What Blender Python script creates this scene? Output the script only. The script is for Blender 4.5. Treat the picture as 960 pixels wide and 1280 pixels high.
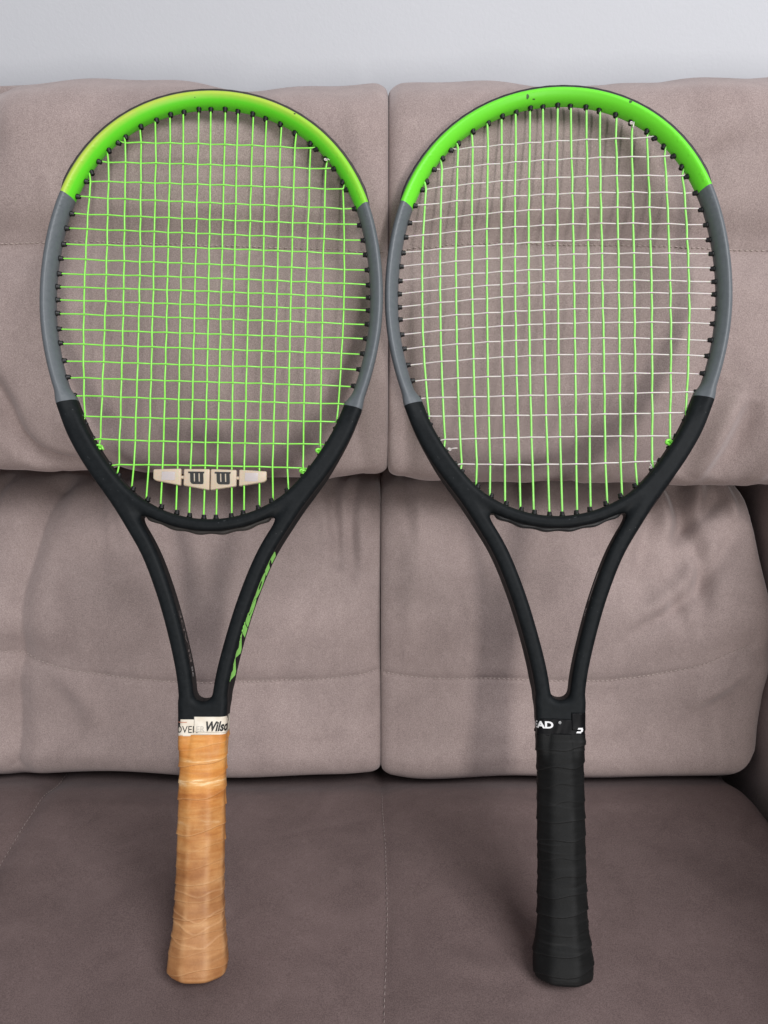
import bpy, bmesh, math, random
import numpy as np
from mathutils import Vector, Matrix
random.seed(4); rng = np.random.default_rng(7)
for o in list(bpy.data.objects): bpy.data.objects.remove(o)
S = bpy.context.scene; C = S.collection
R = math.radians
# ---------------------------------------------------------------- camera
SEAT = 0.45; PSI = R(20); CAMH = 0.5085
CAM = Vector((0, 0, SEAT + CAMH))
cd = bpy.data.cameras.new('camera'); cam = bpy.data.objects.new('camera', cd); C.objects.link(cam)
cam.location = CAM; cam.rotation_euler = (R(90) - PSI, 0, 0)
cd.sensor_fit = 'VERTICAL'; cd.sensor_height = 36; cd.lens = 36 * 961 / 1280
cd.clip_start = .02; cd.clip_end = 60
S.camera = cam
# ---------------------------------------------------------------- light (indoor daylight from a tall opening and soft room bounce)
S.world = bpy.data.worlds.new('World'); S.world.use_nodes = True
bg = S.world.node_tree.nodes['Background']; bg.inputs[0].default_value = (.90, .93, 1, 1); bg.inputs[1].default_value = .34
def area(name, loc, tgt, sx, sy, power, col):
    l = bpy.data.lights.new(name, 'AREA'); l.shape = 'RECTANGLE'; l.size = sx; l.size_y = sy
    l.energy = power; l.color = col
    o = bpy.data.objects.new(name, l); C.objects.link(o); o.location = loc
    o.rotation_euler = (Vector(tgt) - Vector(loc)).to_track_quat('-Z', 'Y').to_euler()
    return o
area('window_light', (.34, -1.65, .58), (0, .62, .85), .14, .42, 20, (1, .97, .94))
area('room_light', (1.05, -.95, 2.55), (0, .7, .75), 1.4, 1.0, 59, (.98, .98, 1))
S.view_settings.view_transform = 'Standard'; S.view_settings.look = 'None'
S.view_settings.exposure = 0.0; S.view_settings.gamma = 1; S.view_settings.use_curve_mapping = False
S.render.engine = 'CYCLES'

# ---------------------------------------------------------------- helpers
def mesh_np(name, V, Fs, smooth=True):
    me = bpy.data.meshes.new(name)
    V = np.asarray(V, dtype=np.float32); Fs = np.asarray(Fs, dtype=np.int32)
    n, k = Fs.shape
    me.vertices.add(len(V)); me.vertices.foreach_set('co', V.ravel())
    me.loops.add(n * k); me.loops.foreach_set('vertex_index', Fs.ravel())
    me.polygons.add(n); me.polygons.foreach_set('loop_start', np.arange(0, n * k, k, dtype=np.int32))
    me.polygons.foreach_set('loop_total', np.full(n, k, dtype=np.int32))
    me.polygons.foreach_set('use_smooth', np.full(n, smooth))
    me.update(calc_edges=True); me.validate()
    return me
def link(name, me, mat=None, parent=None):
    o = bpy.data.objects.new(name, me); C.objects.link(o)
    if mat is not None:
        if not len(me.materials): me.materials.append(mat)
        else:
            o.material_slots[0].link = 'OBJECT'; o.material_slots[0].material = mat
    if parent: o.parent = parent
    return o
def tag(o, label=None, cat=None, group=None, kind=None):
    if label: o['label'] = label
    if cat: o['category'] = cat
    if group: o['group'] = group
    if kind: o['kind'] = kind
def grid_faces(nu, nv, close_u=False):
    iu = np.arange(nu if close_u else nu - 1); iv = np.arange(nv - 1)
    U, Vv = np.meshgrid(iu, iv, indexing='ij'); U2 = (U + 1) % nu
    f = lambda a, b: a * nv + b
    return np.stack([f(U, Vv), f(U2, Vv), f(U2, Vv + 1), f(U, Vv + 1)], -1).reshape(-1, 4)
def tube(pts, rad, sides=6, cap=True):
    P = np.asarray(pts, float); n = len(P); rad = np.broadcast_to(rad, n)
    T = np.gradient(P, axis=0); T /= np.linalg.norm(T, axis=1)[:, None]
    ref = np.array([0, 0, 1.]) if abs(T[n // 2][2]) < .8 else np.array([1., 0, 0])
    A = np.cross(T, ref); A /= np.linalg.norm(A, axis=1)[:, None]; B = np.cross(T, A)
    a = np.arange(sides) * 2 * np.pi / sides
    V = P[:, None] + rad[:, None, None] * (np.cos(a)[None, :, None] * A[:, None] + np.sin(a)[None, :, None] * B[:, None])
    V = V.transpose(1, 0, 2).reshape(-1, 3); Fs = grid_faces(sides, n, True)
    if cap:
        V = np.vstack([V, P[0], P[-1]]); c0, c1 = len(V) - 2, len(V) - 1
        ex = []
        for i in range(sides):
            j = (i + 1) % sides
            ex += [[c0, j * n, i * n, c0], [c1, i * n + n - 1, j * n + n - 1, c1]]
        ex = np.array(ex)
        return V, Fs, ex[:, :3]
    return V, Fs, None
def mesh_mixed(name, V, quads, tris, smooth=True):
    me = bpy.data.meshes.new(name)
    me.from_pydata([tuple(v) for v in V], [], [tuple(map(int, f)) for f in quads] + ([tuple(map(int, f)) for f in tris] if tris is not None else []))
    me.polygons.foreach_set('use_smooth', [smooth] * len(me.polygons)); me.update()
    return me
def tube_obj(name, pts, rad, mat, parent, sides=6):
    V, q, t = tube(pts, rad, sides); return link(name, mesh_mixed(name, V, q, t), mat, parent)
def join_parts(parts):
    V = []; Q = []; T = []; n = 0
    for v, q, t in parts:
        V.append(v); Q.append(q + n)
        if t is not None: T.append(t + n)
        n += len(v)
    return np.vstack(V), np.vstack(Q), (np.vstack(T) if T else None)
def smoothstep(a, b, x):
    t = np.clip((x - a) / (b - a), 0, 1); return t * t * (3 - 2 * t)

# ---------------------------------------------------------------- materials
class NT:
    def __init__(s, name):
        s.m = bpy.data.materials.new(name); s.m.use_nodes = True; s.t = s.m.node_tree; s.b = s.t.nodes['Principled BSDF']
        s.out = s.t.nodes['Material Output']
    def n(s, typ, **kw):
        x = s.t.nodes.new(typ)
        for k, v in kw.items():
            if k.startswith('i_'):
                key = k[2:]; key = int(key) if key.isdigit() else key.replace('_', ' ')
                x.inputs[key].default_value = v
            else: setattr(x, k, v)
        return x
    def l(s, a, b): s.t.links.new(a, b)
    def noise(s, scale, detail=3, rough=.55, vec=None, dist=0):
        x = s.n('ShaderNodeTexNoise'); x.inputs['Scale'].default_value = scale; x.inputs['Detail'].default_value = detail
        x.inputs['Roughness'].default_value = rough; x.inputs['Distortion'].default_value = dist
        if vec is not None: s.l(vec, x.inputs['Vector'])
        return x.outputs['Fac']
    def coord(s, scale=(1, 1, 1)):
        c = s.n('ShaderNodeTexCoord'); m = s.n('ShaderNodeMapping'); m.inputs['Scale'].default_value = scale
        s.l(c.outputs['Object'], m.inputs['Vector']); return m.outputs['Vector']
    def ramp(s, fac, stops):
        r = s.n('ShaderNodeValToRGB'); e = r.color_ramp.elements
        while len(e) < len(stops): e.new(.5)
        for k, (p, c) in enumerate(stops): e[k].position = p; e[k].color = (*c, 1) if len(c) == 3 else c
        s.l(fac, r.inputs['Fac']); return r.outputs['Color']
    def mix(s, fac, a, b, mode='MIX'):
        x = s.n('ShaderNodeMix'); x.data_type = 'RGBA'; x.blend_type = mode
        for v, i in ((fac, 0), (a, 6), (b, 7)):
            if isinstance(v, (int, float)): x.inputs[i].default_value = v
            elif isinstance(v, tuple): x.inputs[i].default_value = (*v, 1)
            else: s.l(v, x.inputs[i])
        return x.outputs[2]
    def math(s, op, a, b=0., c=None):
        x = s.n('ShaderNodeMath'); x.operation = op
        for i, v in enumerate((a, b) if c is None else (a, b, c)):
            if isinstance(v, (int, float)): x.inputs[i].default_value = v
            else: s.l(v, x.inputs[i])
        return x.outputs[0]
    def bump(s, h, strength, dist, prev=None):
        x = s.n('ShaderNodeBump'); x.inputs['Strength'].default_value = strength; x.inputs['Distance'].default_value = dist
        s.l(h, x.inputs['Height'])
        if prev is not None: s.l(prev, x.inputs['Normal'])
        return x.outputs['Normal']
    def set(s, **kw):
        for k, v in kw.items():
            i = s.b.inputs[k.replace('_', ' ')]
            if isinstance(v, (int, float)): i.default_value = v
            elif isinstance(v, tuple): i.default_value = (*v, 1) if len(v) == 3 and i.type == 'RGBA' else v
            else: s.l(v, i)
        return s.m
def plain(name, col, rough=.5, **kw):
    m = NT(name); return m.set(Base_Color=col, Roughness=rough, **kw)

def suede(name, col, napk=.42):
    m = NT(name); v = m.coord()
    big = m.noise(7, 4, .6, v); mid = m.noise(38, 4, .65, v, .6); fine = m.noise(1150, 3, .8, v)
    vs = m.coord((1, 1, .35)); brush = m.noise(90, 5, .7, vs, 1.2)
    c1 = tuple(x * .86 for x in col); c2 = tuple(x * 1.10 for x in col)
    base = m.ramp(big, [(.3, c1), (.72, c2)])
    base = m.mix(.5, base, m.ramp(mid, [(.25, (.80, .79, .79)), (.75, (1.0, 1.0, 1.0))]), 'MULTIPLY')
    base = m.mix(.28, base, m.ramp(brush, [(.3, (.72, .70, .70)), (.7, (1, 1, 1))]), 'MULTIPLY')
    base = m.mix(.64, base, m.ramp(fine, [(.38, (.52, .50, .51)), (.62, (1.16, 1.16, 1.16))]), 'MULTIPLY')
    nap = m.noise(13, 5, .62, m.coord((1, 1, .55)), 1.6)
    base = m.mix(napk, base, m.ramp(nap, [(.32, (.80, .785, .785)), (.50, (.97, .965, .965)), (.68, (1.09, 1.09, 1.09))]), 'MULTIPLY')
    nb = m.bump(fine, .35, .0006); nb = m.bump(brush, .18, .002, nb); nb = m.bump(big, .25, .01, nb)
    return m.set(Base_Color=base, Roughness=.92, Specular_IOR_Level=.15, Sheen_Weight=.35 if napk < .5 else .10, Sheen_Roughness=.45,
                 Sheen_Tint=(.95, .88, .88), Normal=nb)
M = {}
M['suede_back'] = suede('mauve_suede', (.405, .324, .303))
M['suede_seat_dimmed'] = suede('mauve_suede_seat_dimmed', (.205, .150, .142), .60)  # seat's darker look from nap and light angle is put into this colour
M['suede_arm'] = suede('mauve_suede_arm', (.44, .35, .335))
M['thread'] = plain('thread', (.46, .38, .345), .8)
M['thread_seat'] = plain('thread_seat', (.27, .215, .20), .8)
M['dark_lining'] = plain('dark_lining', (.03, .03, .03), .9)
def wallm():
    m = NT('painted_wall'); v = m.coord()
    a = m.noise(1.6, 2, .5, v); b = m.noise(260, 3, .6, v)
    return m.set(Base_Color=m.ramp(a, [(.3, (.525, .535, .56)), (.7, (.55, .56, .585))]), Roughness=.6, Normal=m.bump(b, .20, .001, m.bump(m.noise(45, 4, .6, v), .05, .003)))
M['wall'] = wallm()
M['floor'] = plain('floor', (.25, .2, .16), .5)
# ---------------------------------------------------------------- wall, floor
def box_mesh(name, x0, x1, y0, y1, z0, z1, bev=0, seg=3):
    bm = bmesh.new(); bmesh.ops.create_cube(bm, size=1)
    for v in bm.verts: v.co = Vector((x0 + (v.co.x + .5) * (x1 - x0), y0 + (v.co.y + .5) * (y1 - y0), z0 + (v.co.z + .5) * (z1 - z0)))
    if bev: bmesh.ops.bevel(bm, geom=bm.edges[:], offset=bev, segments=seg, affect='EDGES', profile=.5)
    me = bpy.data.meshes.new(name); bm.to_mesh(me); bm.free()
    me.polygons.foreach_set('use_smooth', [bev > 0] * len(me.polygons)); return me
tag(link('wall', box_mesh('wall', -2.5, 2.5, 0.955, 1.05, -.0, 2.6), M['wall']), kind='structure')
tag(link('floor', box_mesh('floor', -2.5, 2.5, -2.2, .955, -.1, 0), M['floor']), kind='structure')
# ---------------------------------------------------------------- sofa
sofa = bpy.data.objects.new('sofa', None); C.objects.link(sofa); sofa.location = (0, .6, 0)
tag(sofa, 'mauve grey suede sofa with padded back cushions behind the two rackets', 'sofa')
def sofa_part(name, me, mat, parent=sofa):
    o = link(name, me, mat, parent)
    if parent is sofa: o.matrix_parent_inverse = Matrix.Translation((0, -.6, 0))
    return o
def spline(P, n):
    """centripetal-ish Catmull-Rom resampled to equal arc length"""
    P = np.asarray(P, float); Q = np.vstack([2 * P[0] - P[1], P, 2 * P[-1] - P[-2]]); out = []
    for i in range(1, len(Q) - 2):
        t = np.linspace(0, 1, 40, endpoint=False)[:, None]
        p0, p1, p2, p3 = Q[i - 1:i + 3]
        out.append(.5 * (2 * p1 + (p2 - p0) * t + (2 * p0 - 5 * p1 + 4 * p2 - p3) * t ** 2 + (3 * p1 - p0 - 3 * p2 + p3) * t ** 3))
    out = np.vstack(out + [P[-1:]]); d = np.r_[0, np.cumsum(np.linalg.norm(np.diff(out, axis=0), axis=1))]
    s = np.linspace(0, d[-1], n); return np.stack([np.interp(s, d, out[:, k]) for k in range(out.shape[1])], 1)
def pl_dist(A, B, line):
    """distance and side to a polyline in the (A,B) plane"""
    L = np.asarray(line, float); best = np.full(A.shape, 1e9); side = np.zeros(A.shape); tt = np.zeros(A.shape)
    for k, (p, q) in enumerate(zip(L[:-1], L[1:])):
        d = q - p; t = np.clip(((A - p[0]) * d[0] + (B - p[1]) * d[1]) / (d @ d), 0, 1)
        ex = A - p[0] - t * d[0]; ey = B - p[1] - t * d[1]; r = np.hypot(ex, ey)
        m = r < best; best[m] = r[m]; side[m] = np.sign(d[0] * ey - d[1] * ex)[m]; tt[m] = ((k + t) / (len(L) - 1))[m]
    return best, side, tt
def smooth_line(line, n=24): return spline(line, n)
def fold(D, A, B, line, w, amp, taper=True, sharp=1.0):
    """soft ridge (amp>0) or furrow (amp<0) following a line; one flank steeper, the way cloth creases"""
    d, s, t = pl_dist(A, B, smooth_line(line)); x = d * s / w
    e = np.exp(-(x * x)) + .35 * sharp * x * np.exp(-(x * x) * .8)
    fade = np.sin(np.pi * np.clip(t, .02, .98)) ** .6 if taper else 1
    if not taper: pass
    D += amp * e * fade
def lowfreq(A, B, seed, scale, amp, n=9):
    r = np.random.default_rng(seed); out = np.zeros_like(A)
    for _ in range(n):
        k = r.normal(size=2) / scale; out += np.sin(A * k[0] + B * k[1] + r.uniform(0, 6.28))
    return out * amp / n ** .5
def edge_round(dist, rad, depth):
    t = np.clip(1 - dist / rad, 0, 1); return depth * (1 - np.sqrt(np.clip(1 - t * t, 0, 1)))
def cushion(name, xs, prof_fn, disp_fn, mat, coordsB='z'):
    """xs: X columns; prof_fn(x)-> profile (Y,Z) array of equal length; disp_fn(X, B, s, P)-> outward displacement"""
    prof = np.stack([prof_fn(x) for x in xs])                 # nx, ns, 2
    X = np.repeat(xs[:, None], prof.shape[1], 1); Y = prof[..., 0]; Z = prof[..., 1]
    T = np.gradient(prof, axis=1); T /= np.linalg.norm(T, axis=2)[..., None]
    Ny = -T[..., 1]; Nz = T[..., 0]                           # outward, towards -Y when the profile runs upwards
    D, dx = disp_fn(X, Z if coordsB == 'z' else Y, Y, Z)
    V = np.stack([X + dx, Y + Ny * D, Z + Nz * D + SEAT], -1)
    me = mesh_np(name, V.reshape(-1, 3), grid_faces(len(xs), prof.shape[1]))
    return sofa_part(name, me, mat), V
def stitches(V, line, useY=False, step=.0046, length=.0027, rad=.00040, parent=None, mat='thread'):
    """row of thread dashes lying on the surface V along a line given in (X,Z) or (X,Y)"""
    L = spline(line, 400); d = np.r_[0, np.cumsum(np.linalg.norm(np.diff(L, axis=0), axis=1))]
    flat = V.reshape(-1, 3); A = flat[:, 0]; B = flat[:, 1] if useY else flat[:, 2] - SEAT
    keep = np.ones(len(flat), bool) if useY else flat[:, 1] < .8
    idx = np.where(keep)[0]; parts = []; s = .001
    while s < d[-1]:
        seg = []
        for u in (0, .5, 1):
            q = [np.interp(s + u * length, d, L[:, k]) for k in (0, 1)]
            w = (A[idx] - q[0]) ** 2 + (B[idx] - q[1]) ** 2; k4 = idx[np.argpartition(w, 6)[:6]]
            ww = 1 / ((A[k4] - q[0]) ** 2 + (B[k4] - q[1]) ** 2 + 1e-8); p = (flat[k4] * ww[:, None]).sum(0) / ww.sum()
            out = np.array([0, 0, .0001 + .0006 * (u == .5)]) if useY else np.array([0, -.0001 - .0006 * (u == .5), 0])
            seg.append(p + out)
        parts.append(tube(seg, rad, 4)); s += step * random.uniform(.94, 1.06)
    v, q, t = join_parts(parts); o = link('seam_stitching', mesh_mixed('seam_stitching', v, q, t), M[mat], parent)
    tag(o, kind='stuff'); return o
# --- upper back cushions (head rest roll), two of them meeting in the middle
HR = [(.86, .312), (.80, .304), (.75, .298), (.705, .293), (.677, .300), (.664, .324), (.659, .37), (.665, .42), (.675, .465), (.688, .502), (.690, .535), (.696, .575),
      (.702, .597), (.718, .616), (.745, .628), (.79, .637), (.85, .635)]
def hr_prof(x):
    P = np.array(HR); k = smoothstep(-.35, .33, x)
    low = np.clip(1 - (P[:, 1] - .283) / .15, 0, 1)
    P[:, 1] += low * (.006 - .018 * k)
    top = smoothstep(.56, .65, P[:, 1]); P[:, 1] += top * (.004 * np.sin(x * 21 + .6) + .000 * smoothstep(.2, .34, x) - .0015 + .0012 * np.sin(x * 70 + 1))
    return spline(P, 230)
SU_L = np.array([0, -.0045]) + [(-.60, .512), (-.33, .5035), (-.286, .505), (-.245, .505), (-.19, .5035), (-.123, .5016), (-.055, .4995), (0.0, .4965)]
SU_R = np.array([0, -.003]) + [(0.006, .4965), (.08, .5025), (.15, .5016), (.218, .501), (.273, .4985), (.33, .4965), (.6, .49)]
def hr_disp(side):
    x0 = .0035
    def f(X, B, Y, Z):
        D = lowfreq(X, B, 3 + side, .06, .0022); dx = np.zeros_like(X)
        front = (Y < .76)
        dist = np.abs(X - x0)
        D -= edge_round(dist, .013, .009) + (.002 + .006 * smoothstep(.52, .40, B) * smoothstep(.305, .34, B)) * np.exp(-(dist / .028) ** 2)
        topm = smoothstep(.58, .65, Z); D -= topm * .002 * np.exp(-(dist / .010) ** 2)
        line = SU_L if side == 0 else SU_R
        d, s, t = pl_dist(X, B, smooth_line(line, 30)); m = front * 1.0
        D -= m * (.0085 * np.exp(-(d / .020) ** 2) + .0022 * np.exp(-(d / .0030) ** 2))
        # puckers that run off the stitched seam
        r = np.random.default_rng(20 + side); pk = np.zeros_like(X)
        for _ in range(26):
            px = r.uniform(-.5, .5); pk += r.uniform(.3, 1) * np.exp(-((X - px + r.normal() * .3 * (B - .5)) / r.uniform(.004, .010)) ** 2)
        D -= m * .0007 * pk * np.exp(-(d / .035) ** 2)
        F = []
        if side == 0:
            F = [([(-.0186, .300), (-.0262, .37), (-.020, .43), (-.028, .47)], .010, -.0045), ([(-.05, .30), (-.058, .35), (-.052, .40)], .014, .003),
                 ([(-.36, .42), (-.335, .375), (-.325, .335), (-.300, .312), (-.24, .305)], .009, -.0075), ([(-.12, .30), (-.14, .36), (-.13, .40)], .02, .0022),
                 ([(-.20, .302), (-.23, .33), (-.29, .36)], .012, .003), ([(-.03, .62), (-.02, .58), (-.03, .53)], .012, .0025),
                 ([(-.24, .60), (-.17, .585), (-.10, .59)], .012, .0015), ([(-.345, .64), (-.33, .60), (-.325, .56)], .012, -.004)]
        else:
            F = [([(.3016, .295), (.3169, .33), (.325, .372)], .010, -.005), ([(.2661, .296), (.2777, .34), (.30, .39)], .011, -.0042), ([(.285, .295), (.297, .34), (.312, .38)], .009, .004),
                 ([(.0201, .295), (.0215, .36), (.016, .42), (.020, .46)], .010, -.0045), ([(.045, .293), (.05, .34), (.04, .38)], .016, .0035),
                 ([(.08, .292), (.11, .315), (.16, .325)], .012, .003), ([(.34, .29), (.35, .33), (.355, .37)], .011, .005), ([(.22, .55), (.26, .56), (.31, .585)], .010, -.0022),
                 ([(.19, .628), (.25, .612), (.33, .62)], .012, .0022), ([(.155, .292), (.175, .33), (.17, .37)], .018, -.003), ([(.20, .292), (.225, .33), (.24, .37)], .013, .0035)]
        for ln, w, a in F:
            fd = np.zeros_like(D); fold(fd, X, B, ln, w, a); D += 1.9 * fd * front
        r = np.random.default_rng(90 + side)           # small creases where the lower edge is gathered
        for _ in range(22):
            px = r.uniform(-.42, 0) if side == 0 else r.uniform(0, .45); w = r.uniform(.004, .009)
            D += m * r.uniform(-.0016, .0012) * np.exp(-((X - px - r.normal() * .25 * (B - .3)) / w) ** 2) * np.exp(-((B - .29) / .035) ** 2)
        return D, dx
    return f
xl = np.unique(np.r_[np.linspace(-.62, -.05, 210), np.linspace(-.05, .0035, 42)]); xr = np.unique(np.r_[np.linspace(.0035, .055, 42), np.linspace(.055, .62, 210)])
hl, VL = cushion('headrest_cushion', xl, hr_prof, hr_disp(0), M['suede_back'])
hr_, VR = cushion('headrest_cushion', xr, hr_prof, hr_disp(1), M['suede_back'])
stitches(VL, [p for p in SU_L if p[0] > -.45][0:], parent=hl); stitches(VR, SU_R[:-1], parent=hr_)
# --- lower back cushions
LB = [(.84, .262), (.79, .272), (.757, .271), (.736, .262), (.718, .245), (.697, .215), (.664, .17), (.656, .125), (.651, .103), (.651, .07), (.644, .04), (.634, .016), (.640, -.006), (.67, -.022), (.73, -.03)][::-1]
def lb_prof(x):
    P = np.array(LB) - [0, .0045]; k = x / .35
    P[:, 0] += .006 * abs(k) ** 2 * np.clip(1 - P[:, 1] / .3, 0, 1)
    return spline(P, 210)
SL_L = np.array([0, -.0075]) + [(-.62, .135), (-.375, .128), (-.344, .1195), (-.282, .1064), (-.204, .0987), (-.118, .0979), (-.063, .1002), (-.008, .1064)]
SL_R = np.array([0, -.0075]) + [(.0016, .1064), (.0628, .1018), (.1256, .1002), (.1884, .0987), (.251, .1025), (.313, .1144), (.36, .134)]
LEFT = [(-.285, .325), (-.30, .308), (-.3275, .2806), (-.3406, .2417), (-.3514, .1887), (-.356, .1324), (-.366, .077), (-.372, 0.0)]
REDGE = np.array([.015, 0]) + np.array([(.350, .34), (.351, .290), (.359, .2558), (.3652, .2045), (.371, .15), (.3727, .1002), (.371, .06), (.3680, .0304), (.3640, .0096), (.358, -.03)])[::-1]
def lb_disp(side):
    x0 = -.003
    def f(X, B, Y, Z):
        D = lowfreq(X, B, 13 + side, .07, .0024); dx = np.zeros_like(X); m = smoothstep(.79, .75, Y)
        dist = np.abs(X - x0); D -= edge_round(dist, .013, .009) + .004 * np.exp(-(dist / .025) ** 2)
        line = SL_L if side == 0 else SL_R
        d, s, t = pl_dist(X, B, smooth_line(line, 30)); D -= m * (.0062 * np.exp(-(d / .020) ** 2) + .0016 * np.exp(-(d / .003) ** 2))
        if side == 0:
            d2, s2, t2 = pl_dist(X, B, smooth_line(LEFT, 30)); D -= m * (.0085 * np.exp(-(d2 / .013) ** 2) + .002 * np.exp(-(d2 / .003) ** 2))
            F = [([(-.061, .285), (-.052, .25), (-.045, .195)], .008, -.006), ([(-.0267, .285), (-.034, .24), (-.030, .19)], .007, -.0055), ([(-.045, .305), (-.033, .27), (-.033, .23)], .008, .003),
                 ([(-.285, .29), (-.25, .25), (-.215, .215)], .022, .0035), ([(-.335, .235), (-.30, .225), (-.24, .24)], .016, .003), ([(-.33, .11), (-.30, .075), (-.29, .04)], .014, .003),
                 ([(-.14, .29), (-.15, .25), (-.145, .2)], .022, -.0025), ([(-.0075, .3), (-.012, .2), (-.008, .1), (-.012, .02)], .010, -.0025), ([(-.20, .05), (-.12, .035), (-.03, .045)], .02, .0028)]
        else:
            xe = np.interp(B, REDGE[:, 1], REDGE[:, 0]); q = np.clip((X - (xe - .035)) / .035, 0, 1)
            D -= .026 * (1 - np.sqrt(np.clip(1 - q ** 3.2, 0, 1)))
            F = [([(.262, .30), (.264, .25), (.250, .205), (.256, .165)], .013, -.0034), ([(.248, .30), (.246, .25), (.238, .20)], .009, .0026), ([(.277, .285), (.292, .235), (.286, .18)], .012, -.0045), ([(.285, .305), (.302, .25), (.312, .20), (.308, .15)], .009, -.0062), ([(.27, .30), (.283, .25), (.285, .21)], .010, .005), ([(.325, .285), (.312, .25), (.308, .21)], .008, .0055),
                 ([(.272, .21), (.31, .238), (.35, .262)], .008, -.004), ([(.235, .135), (.29, .170), (.33, .205), (.365, .24)], .010, -.0038), ([(.25, .155), (.30, .19), (.34, .222)], .010, .0038),
                 ([(.262, .205), (.28, .175), (.293, .14)], .009, -.0028), ([(.30, .06), (.335, .09), (.367, .12)], .011, .0036), ([(.06, .29), (.085, .23), (.093, .17), (.085, .13)], .022, -.003),
                 ([(.025, .3), (.03, .22), (.02, .13)], .014, .003), ([(.21, .30), (.22, .26), (.215, .2)], .014, -.0035), ([(.24, .305), (.246, .26), (.243, .21)], .010, .0035), ([(.05, .05), (.13, .033), (.24, .045)], .02, .0028),
                 ([(.335, .30), (.342, .27), (.352, .235)], .006, .004)]
        for ln, w, a in F:
            fd = np.zeros_like(D); fold(fd, X, B, ln, w, a); D += (1.7 if side == 0 else 2.3) * fd * m
        r = np.random.default_rng(60 + side)
        for _ in range(24):
            px = r.uniform(-.42, 0) if side == 0 else r.uniform(0, .37); w = r.uniform(.005, .011)
            D += m * r.uniform(-.0034, .0020) * np.exp(-((X - px - r.normal() * .2 * (B - .3)) / w) ** 2) * np.exp(-((B - .265) / .055) ** 2)
        for _ in range(14):
            px = r.uniform(-.42, 0) if side == 0 else r.uniform(0, .37); w = r.uniform(.005, .012)
            D += m * r.uniform(-.0012, .0010) * np.exp(-((X - px - r.normal() * .4 * (B - .1)) / w) ** 2) * np.exp(-(d / .03) ** 2)
        return D, dx
    return f
xl = np.unique(np.r_[np.linspace(-.62, -.05, 210), np.linspace(-.05, -.003, 36)]); 
cl_, VL2 = cushion('back_cushion', xl, lb_prof, lb_disp(0), M['suede_back'])
# right one: columns follow the curved outer edge
def right_lower():
    u = np.unique(np.r_[np.linspace(0, .12, 40), np.linspace(.12, .8, 110), 1 - (1 - np.linspace(.0, 1, 60)) ** 2 * .2]); ns = 210
    prof = np.stack([lb_prof(.3 * t) for t in u]); B = prof[..., 1]
    xe = np.interp(B, REDGE[:, 1], REDGE[:, 0]); X = -.003 + u[:, None] * (xe + .003)
    T = np.gradient(prof, axis=1); T /= np.linalg.norm(T, axis=2)[..., None]
    D, _ = lb_disp(1)(X, B, prof[..., 0], B)
    V = np.stack([X, prof[..., 0] - T[..., 1] * D, prof[..., 1] + T[..., 0] * D + SEAT], -1)
    # side wall going back from the rounded edge
    W = V[-1:].copy(); W2 = W.copy(); W2[..., 1] = .80; W2[..., 0] -= .004
    V = np.concatenate([V, W2], 0)
    return sofa_part('back_cushion', mesh_np('back_cushion', V.reshape(-1, 3), grid_faces(len(V), ns)), M['suede_back']), V
cr_, VR2 = right_lower()
stitches(VL2, SL_L[1:], parent=cl_); stitches(VR2[:-1], SL_R, parent=cr_)
# --- seat cushion
def seat():
    xs = np.unique(np.r_[np.linspace(-.62, .30, 300), np.linspace(.30, .366, 40)])
    P = np.array([(.10, -.20), (.085, -.12), (.09, -.04), (.12, -.006), (.18, 0), (.30, .0), (.42, .0), (.52, -.001), (.58, -.004), (.62, -.011), (.66, -.028), (.72, -.04)])
    prof = spline(P, 300)
    X = np.repeat(xs[:, None], 300, 1); Y = np.repeat(prof[None, :, 0], len(xs), 0); Z = np.repeat(prof[None, :, 1], len(xs), 0)
    D = lowfreq(X, Y, 41, .09, .0022); top = (Z > -.1) * 1.0
    sc = [(-.0024, .70), (-.0024, .625), (.0026, .4781), (.0, .3774), (.0, .1)]
    d, s, t = pl_dist(X, Y, smooth_line(sc, 30)); D -= top * (.0022 * np.exp(-(d / .012) ** 2) + .0016 * np.exp(-(d / .0028) ** 2))
    sl = [(-.341, .70), (-.3373, .6346), (-.3318, .5202), (-.331, .1)]
    d, s, t = pl_dist(X, Y, smooth_line(sl, 30)); D -= top * (.004 * np.exp(-(d / .011) ** 2) + .0016 * np.exp(-(d / .0028) ** 2))
    for ln, w, a in [([(-.135, .46), (-.150, .43), (-.170, .40)], .010, .0012), ([(.045, .41), (.07, .40), (.10, .388)], .008, -.0010), ([(.095, .466), (.108, .450), (.122, .432)], .005, -.0016),
                     ([(.04, .43), (.07, .415), (.105, .41)], .007, .0011), ([(-.32, .60), (-.22, .592), (-.13, .588)], .012, .0022), ([(.02, .60), (.12, .592), (.30, .60)], .012, .002), ([(.23, .55), (.29, .52), (.34, .45)], .018, -.002),
                     ([(-.30, .50), (-.26, .45), (-.25, .40)], .016, -.0018), ([(.05, .39), (.09, .38), (.12, .385)], .006, -.0009)]:
        fold(D, X, Y, ln, w, a)
    # the two butt ends press into the padding
    for bx, by, dd in DENTS: D -= dd * np.exp(-(((X - bx) / .045) ** 2 + ((Y - by) / .038) ** 2))
    D -= edge_round(.366 - X, .022, .03)
    T = np.gradient(prof, axis=0); T /= np.linalg.norm(T, axis=1)[:, None]
    V = np.stack([X, Y - T[:, 1] * D, Z + T[:, 0] * D + SEAT], -1)
    W = V[-1:].copy(); W[..., 2] = SEAT - .20; V = np.concatenate([V, W], 0)
    o = sofa_part('seat_cushion', mesh_np('seat_cushion', V.reshape(-1, 3), grid_faces(len(V), 300)), M['suede_seat_dimmed'])
    stitches(V, sc[1:-1] + [(0, .2)], True, parent=o, step=.0052, length=.003, mat='thread_seat'); stitches(V, sl[:-1] + [(-.331, .2)], True, parent=o, step=.0052, length=.003, mat='thread_seat')
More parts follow.
